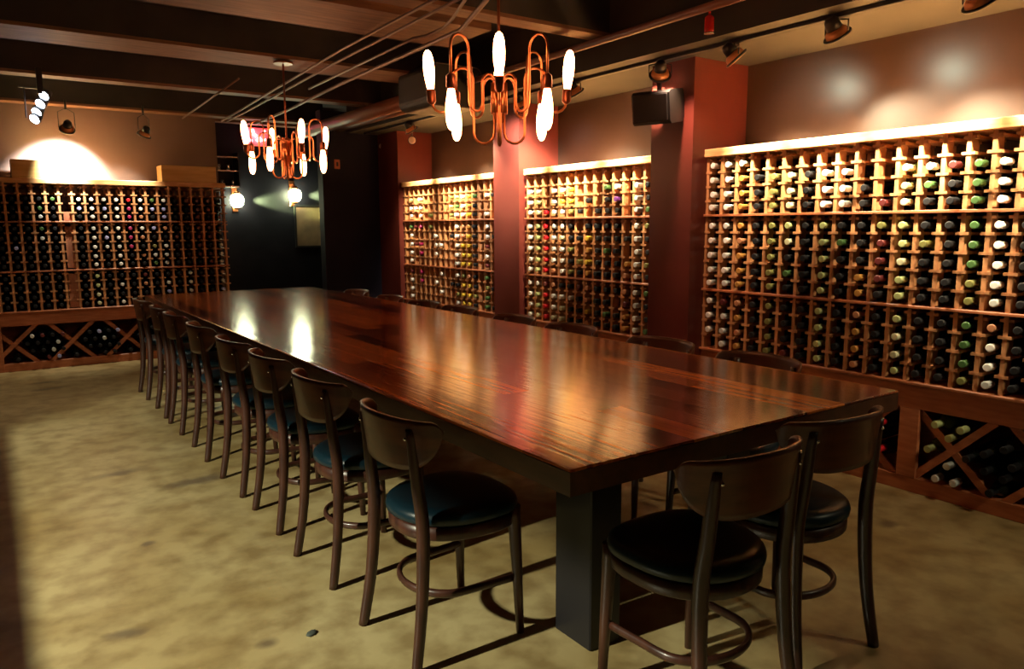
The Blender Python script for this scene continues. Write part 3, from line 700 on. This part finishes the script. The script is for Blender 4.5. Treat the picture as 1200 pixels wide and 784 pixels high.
p = empty('framed_picture', (3.06, 8.449, .97), 0, 'brown framed picture with a pale edge, under the brighter sconce', 'picture')
m = MB(); m.box(-.14, .14, -.012, 0, .02, .46); m.build('print', M['picture'], p)
m = MB(); m.box(-.16, -.14, -.02, 0, 0, .48); m.box(-.14, .14, -.02, 0, 0, .02); m.box(-.14, .14, -.02, 0, .46, .48); m.build('frame', M['black'], p)
m = MB(); m.box(.14, .16, -.024, 0, 0, .48); m.build('pale_edge', M['paleframe'], p)
ws = empty('wall_shelf', (2.13, 8.45, 1.62), 0, 'small black shelf unit high in the dark alcove', 'shelf')
for z in (0, .16, .3): m = MB(); m.box(-.13, .13, -.2, 0, z, z + .012); m.build('shelf_board', M['silver'], ws)
for x in (-.14, .13): m = MB(); m.box(x, x + .01, -.2, 0, -.01, .36); m.build('side_panel', M['black'], ws)
for i, (x, z) in enumerate(((-.08, .012), (-.02, .012), (.05, .172), (-.05, .172), (.09, .012))):
    m = MB(); m.lathe([(.014, 0), (.02, .005), (.024, .06), (.023, .062)], 12); g = m.build('drinking_glass', M['silver'], loc=(2.13 + x, 8.33, 1.62 + z + .0005))
    tag(g, f"small shiny glass on the black alcove shelf, {ORD[i]} of five", 'glass', 'glasses on the alcove shelf')
nsx = 0
ns = empty('neon_sign', (2.50, 8.38, 2.17), 0, 'small red neon sign with pinkish blobs, beside the far chandelier', 'neon sign')
m = MB(); m.bbox(-.13, .13, 0, .02, -.1, .09, .004); m.build('backing', M['redglow'], ns)
random.seed(3)
m = MB()
for pts in ([(-.1, -.02, .07), (-.1, -.02, -.05)], [(-.1, -.02, -.04), (-.05, -.02, -.05)], [(-.04, -.02, .07), (-.03, -.02, .02), (0, -.02, .0)], [(.0, -.02, -.05), (.03, -.02, -.01), (.05, -.02, -.05)], [(.08, -.02, .06), (.09, -.02, .05)], [(.08, -.02, -.03), (.09, -.02, -.04)]):
    m = MB(); m.tube(pts, .013, 8); m.build('glowing_tube', M['pinkglow'], ns)
fl = empty('string_lights', (2.92, 8.0, 1.93), 0, 'short string of tiny yellow lights across the alcove', 'string lights')
m = MB(); m.tube([(-.18, 0, -.05), (0, 0, -.02), (.18, 0, .05)], .003, 6); m.build('wire', M['black'], fl)
for i in range(8):
    u = -1 + 2 * i / 7; m = MB(); m.lathe([(.002, -.01), (.008, -.004), (.008, .004), (.002, .01)], 10, Matrix.Translation((.17 * u, 0, .05 * u - .02 * (1 - u * u) + -.006))); m.build('bulb', M['fairy'], fl)
sw = empty('wall_plate', (2.863, 7.05, 1.80), 0, 'small orange plate high on the navy partition', 'plate')
m = MB(); m.bbox(-.028, .028, -.012, 0, -.045, .045, .003); m.build('plate_body', M['orange_plate'], sw)
m = MB(); m.bbox(-.01, .01, -.017, -.012, -.02, .02, .001); m.build('toggle', M['black'], sw)
for x, y, z, lab in ((3.32, 6.99, 1.99, 'small pale-lensed spotlight on the navy partition, beside the duct'), (3.24, 6.2, 1.97, 'small pale-lensed spotlight above the far rack corner')):
    r = empty('mini_spotlight', (x, y, z), 0, lab, 'spotlight', 'small pale-lensed spotlights')
    q = Vector((-.5, -.8, -.2)).to_track_quat('Z', 'Y').to_matrix().to_4x4()
    m = MB(); m.lathe([(.02, -.06), (.036, -.03), (.038, .005)], 16, q); m.tube([(0, 0, .02), (0, 0, 2.1 - z)], .006, 6); m.build('housing', M['black'], r)
    m = MB(); m.lathe([(.033, .004), (.028, .014), (.012, .02)], 16, q); m.build('lens', M['orb'], r)
# debris on the floor
m = MB(); m.lathe([(.008, 0), (.014, .002), (.012, .005), (.004, .006)], 7, Matrix.Scale(1.5, 4, (1, 0, 0))); o = m.build('paper_scrap', M['chalkstone'], loc=(.701, 2.055, .0003), rot=(0, 0, .6)); tag(o, 'tiny dark scrap lying on the open concrete floor', 'scrap')

# ------------------------------------------------------------------ light
def spot(loc, aim, power, col, size, blend, rad):
    ld = bpy.data.lights.new('spot', 'SPOT'); ld.energy = power; ld.color = col; ld.spot_size = math.radians(size); ld.spot_blend = blend; ld.shadow_soft_size = rad
    lo = bpy.data.objects.new('unseen_spot', ld); C.objects.link(lo); lo.location = loc; lo.rotation_euler = (Vector(aim) - Vector(loc)).to_track_quat('-Z', 'Y').to_euler()
spot((-2.6, 1.9, 2.2), (.9, 1.9, 0), 1050, (1, .97, .70), 96, .15, .05)      # unseen lamp off to the left, its light cropped by the added blocker wall
spot((-.3, 6.3, 2.2), (.6, 6.3, 0), 45, (1, .88, .62), 100, 1, .15)  # added fill for the far floor, no fixture behind it
for y, e, ya, za in ((2.54, 11, 2.46, 1.82), (1.98, 7, 1.75, 1.82)):       # added spots making light patches on the wall above the largest rack
    spot((3.13, y + .03, 1.99), (XW, ya, za), e, (.85, 1, .75), 75, 1, .03)
spot((3.14, 3.45, 2.03), (XW, 3.62, 1.83), 22, (.85, 1, .8), 70, 1, .03)  # added spot for the light patch on the wall between the pillars
spot((3.05, 4.45, 2.0), (3.3, 4.72, 1.72), 110, (1, .9, .75), 80, 1, .03)  # added spot brightening the face of the second pillar
spot((3.02, -.4, 2.05), (2.75, 1.9, 0), 75, (1, .88, .55), 58, 1, .1)  # added fill for the floor in front of the largest rack
spot((3.02, 2.85, 2.03), (3.225, 2.95, 1.3), 55, (1, .6, .38), 80, 1, .03)  # added warm spot on the near pillar, standing in for chandelier light
world = bpy.data.worlds.new('world'); bpy.context.scene.world = world; world.use_nodes = True
world.node_tree.nodes['Background'].inputs[0].default_value = (.3, .4, .7, 1); world.node_tree.nodes['Background'].inputs[1].default_value = .02

sc = bpy.context.scene
sc.view_settings.view_transform = 'Standard'; sc.view_settings.look = 'None'; sc.view_settings.gamma = 1; sc.view_settings.exposure = 0
sc.view_settings.use_curve_mapping = False
sc.cycles.use_denoising = True
sc.cycles.max_bounces = 6
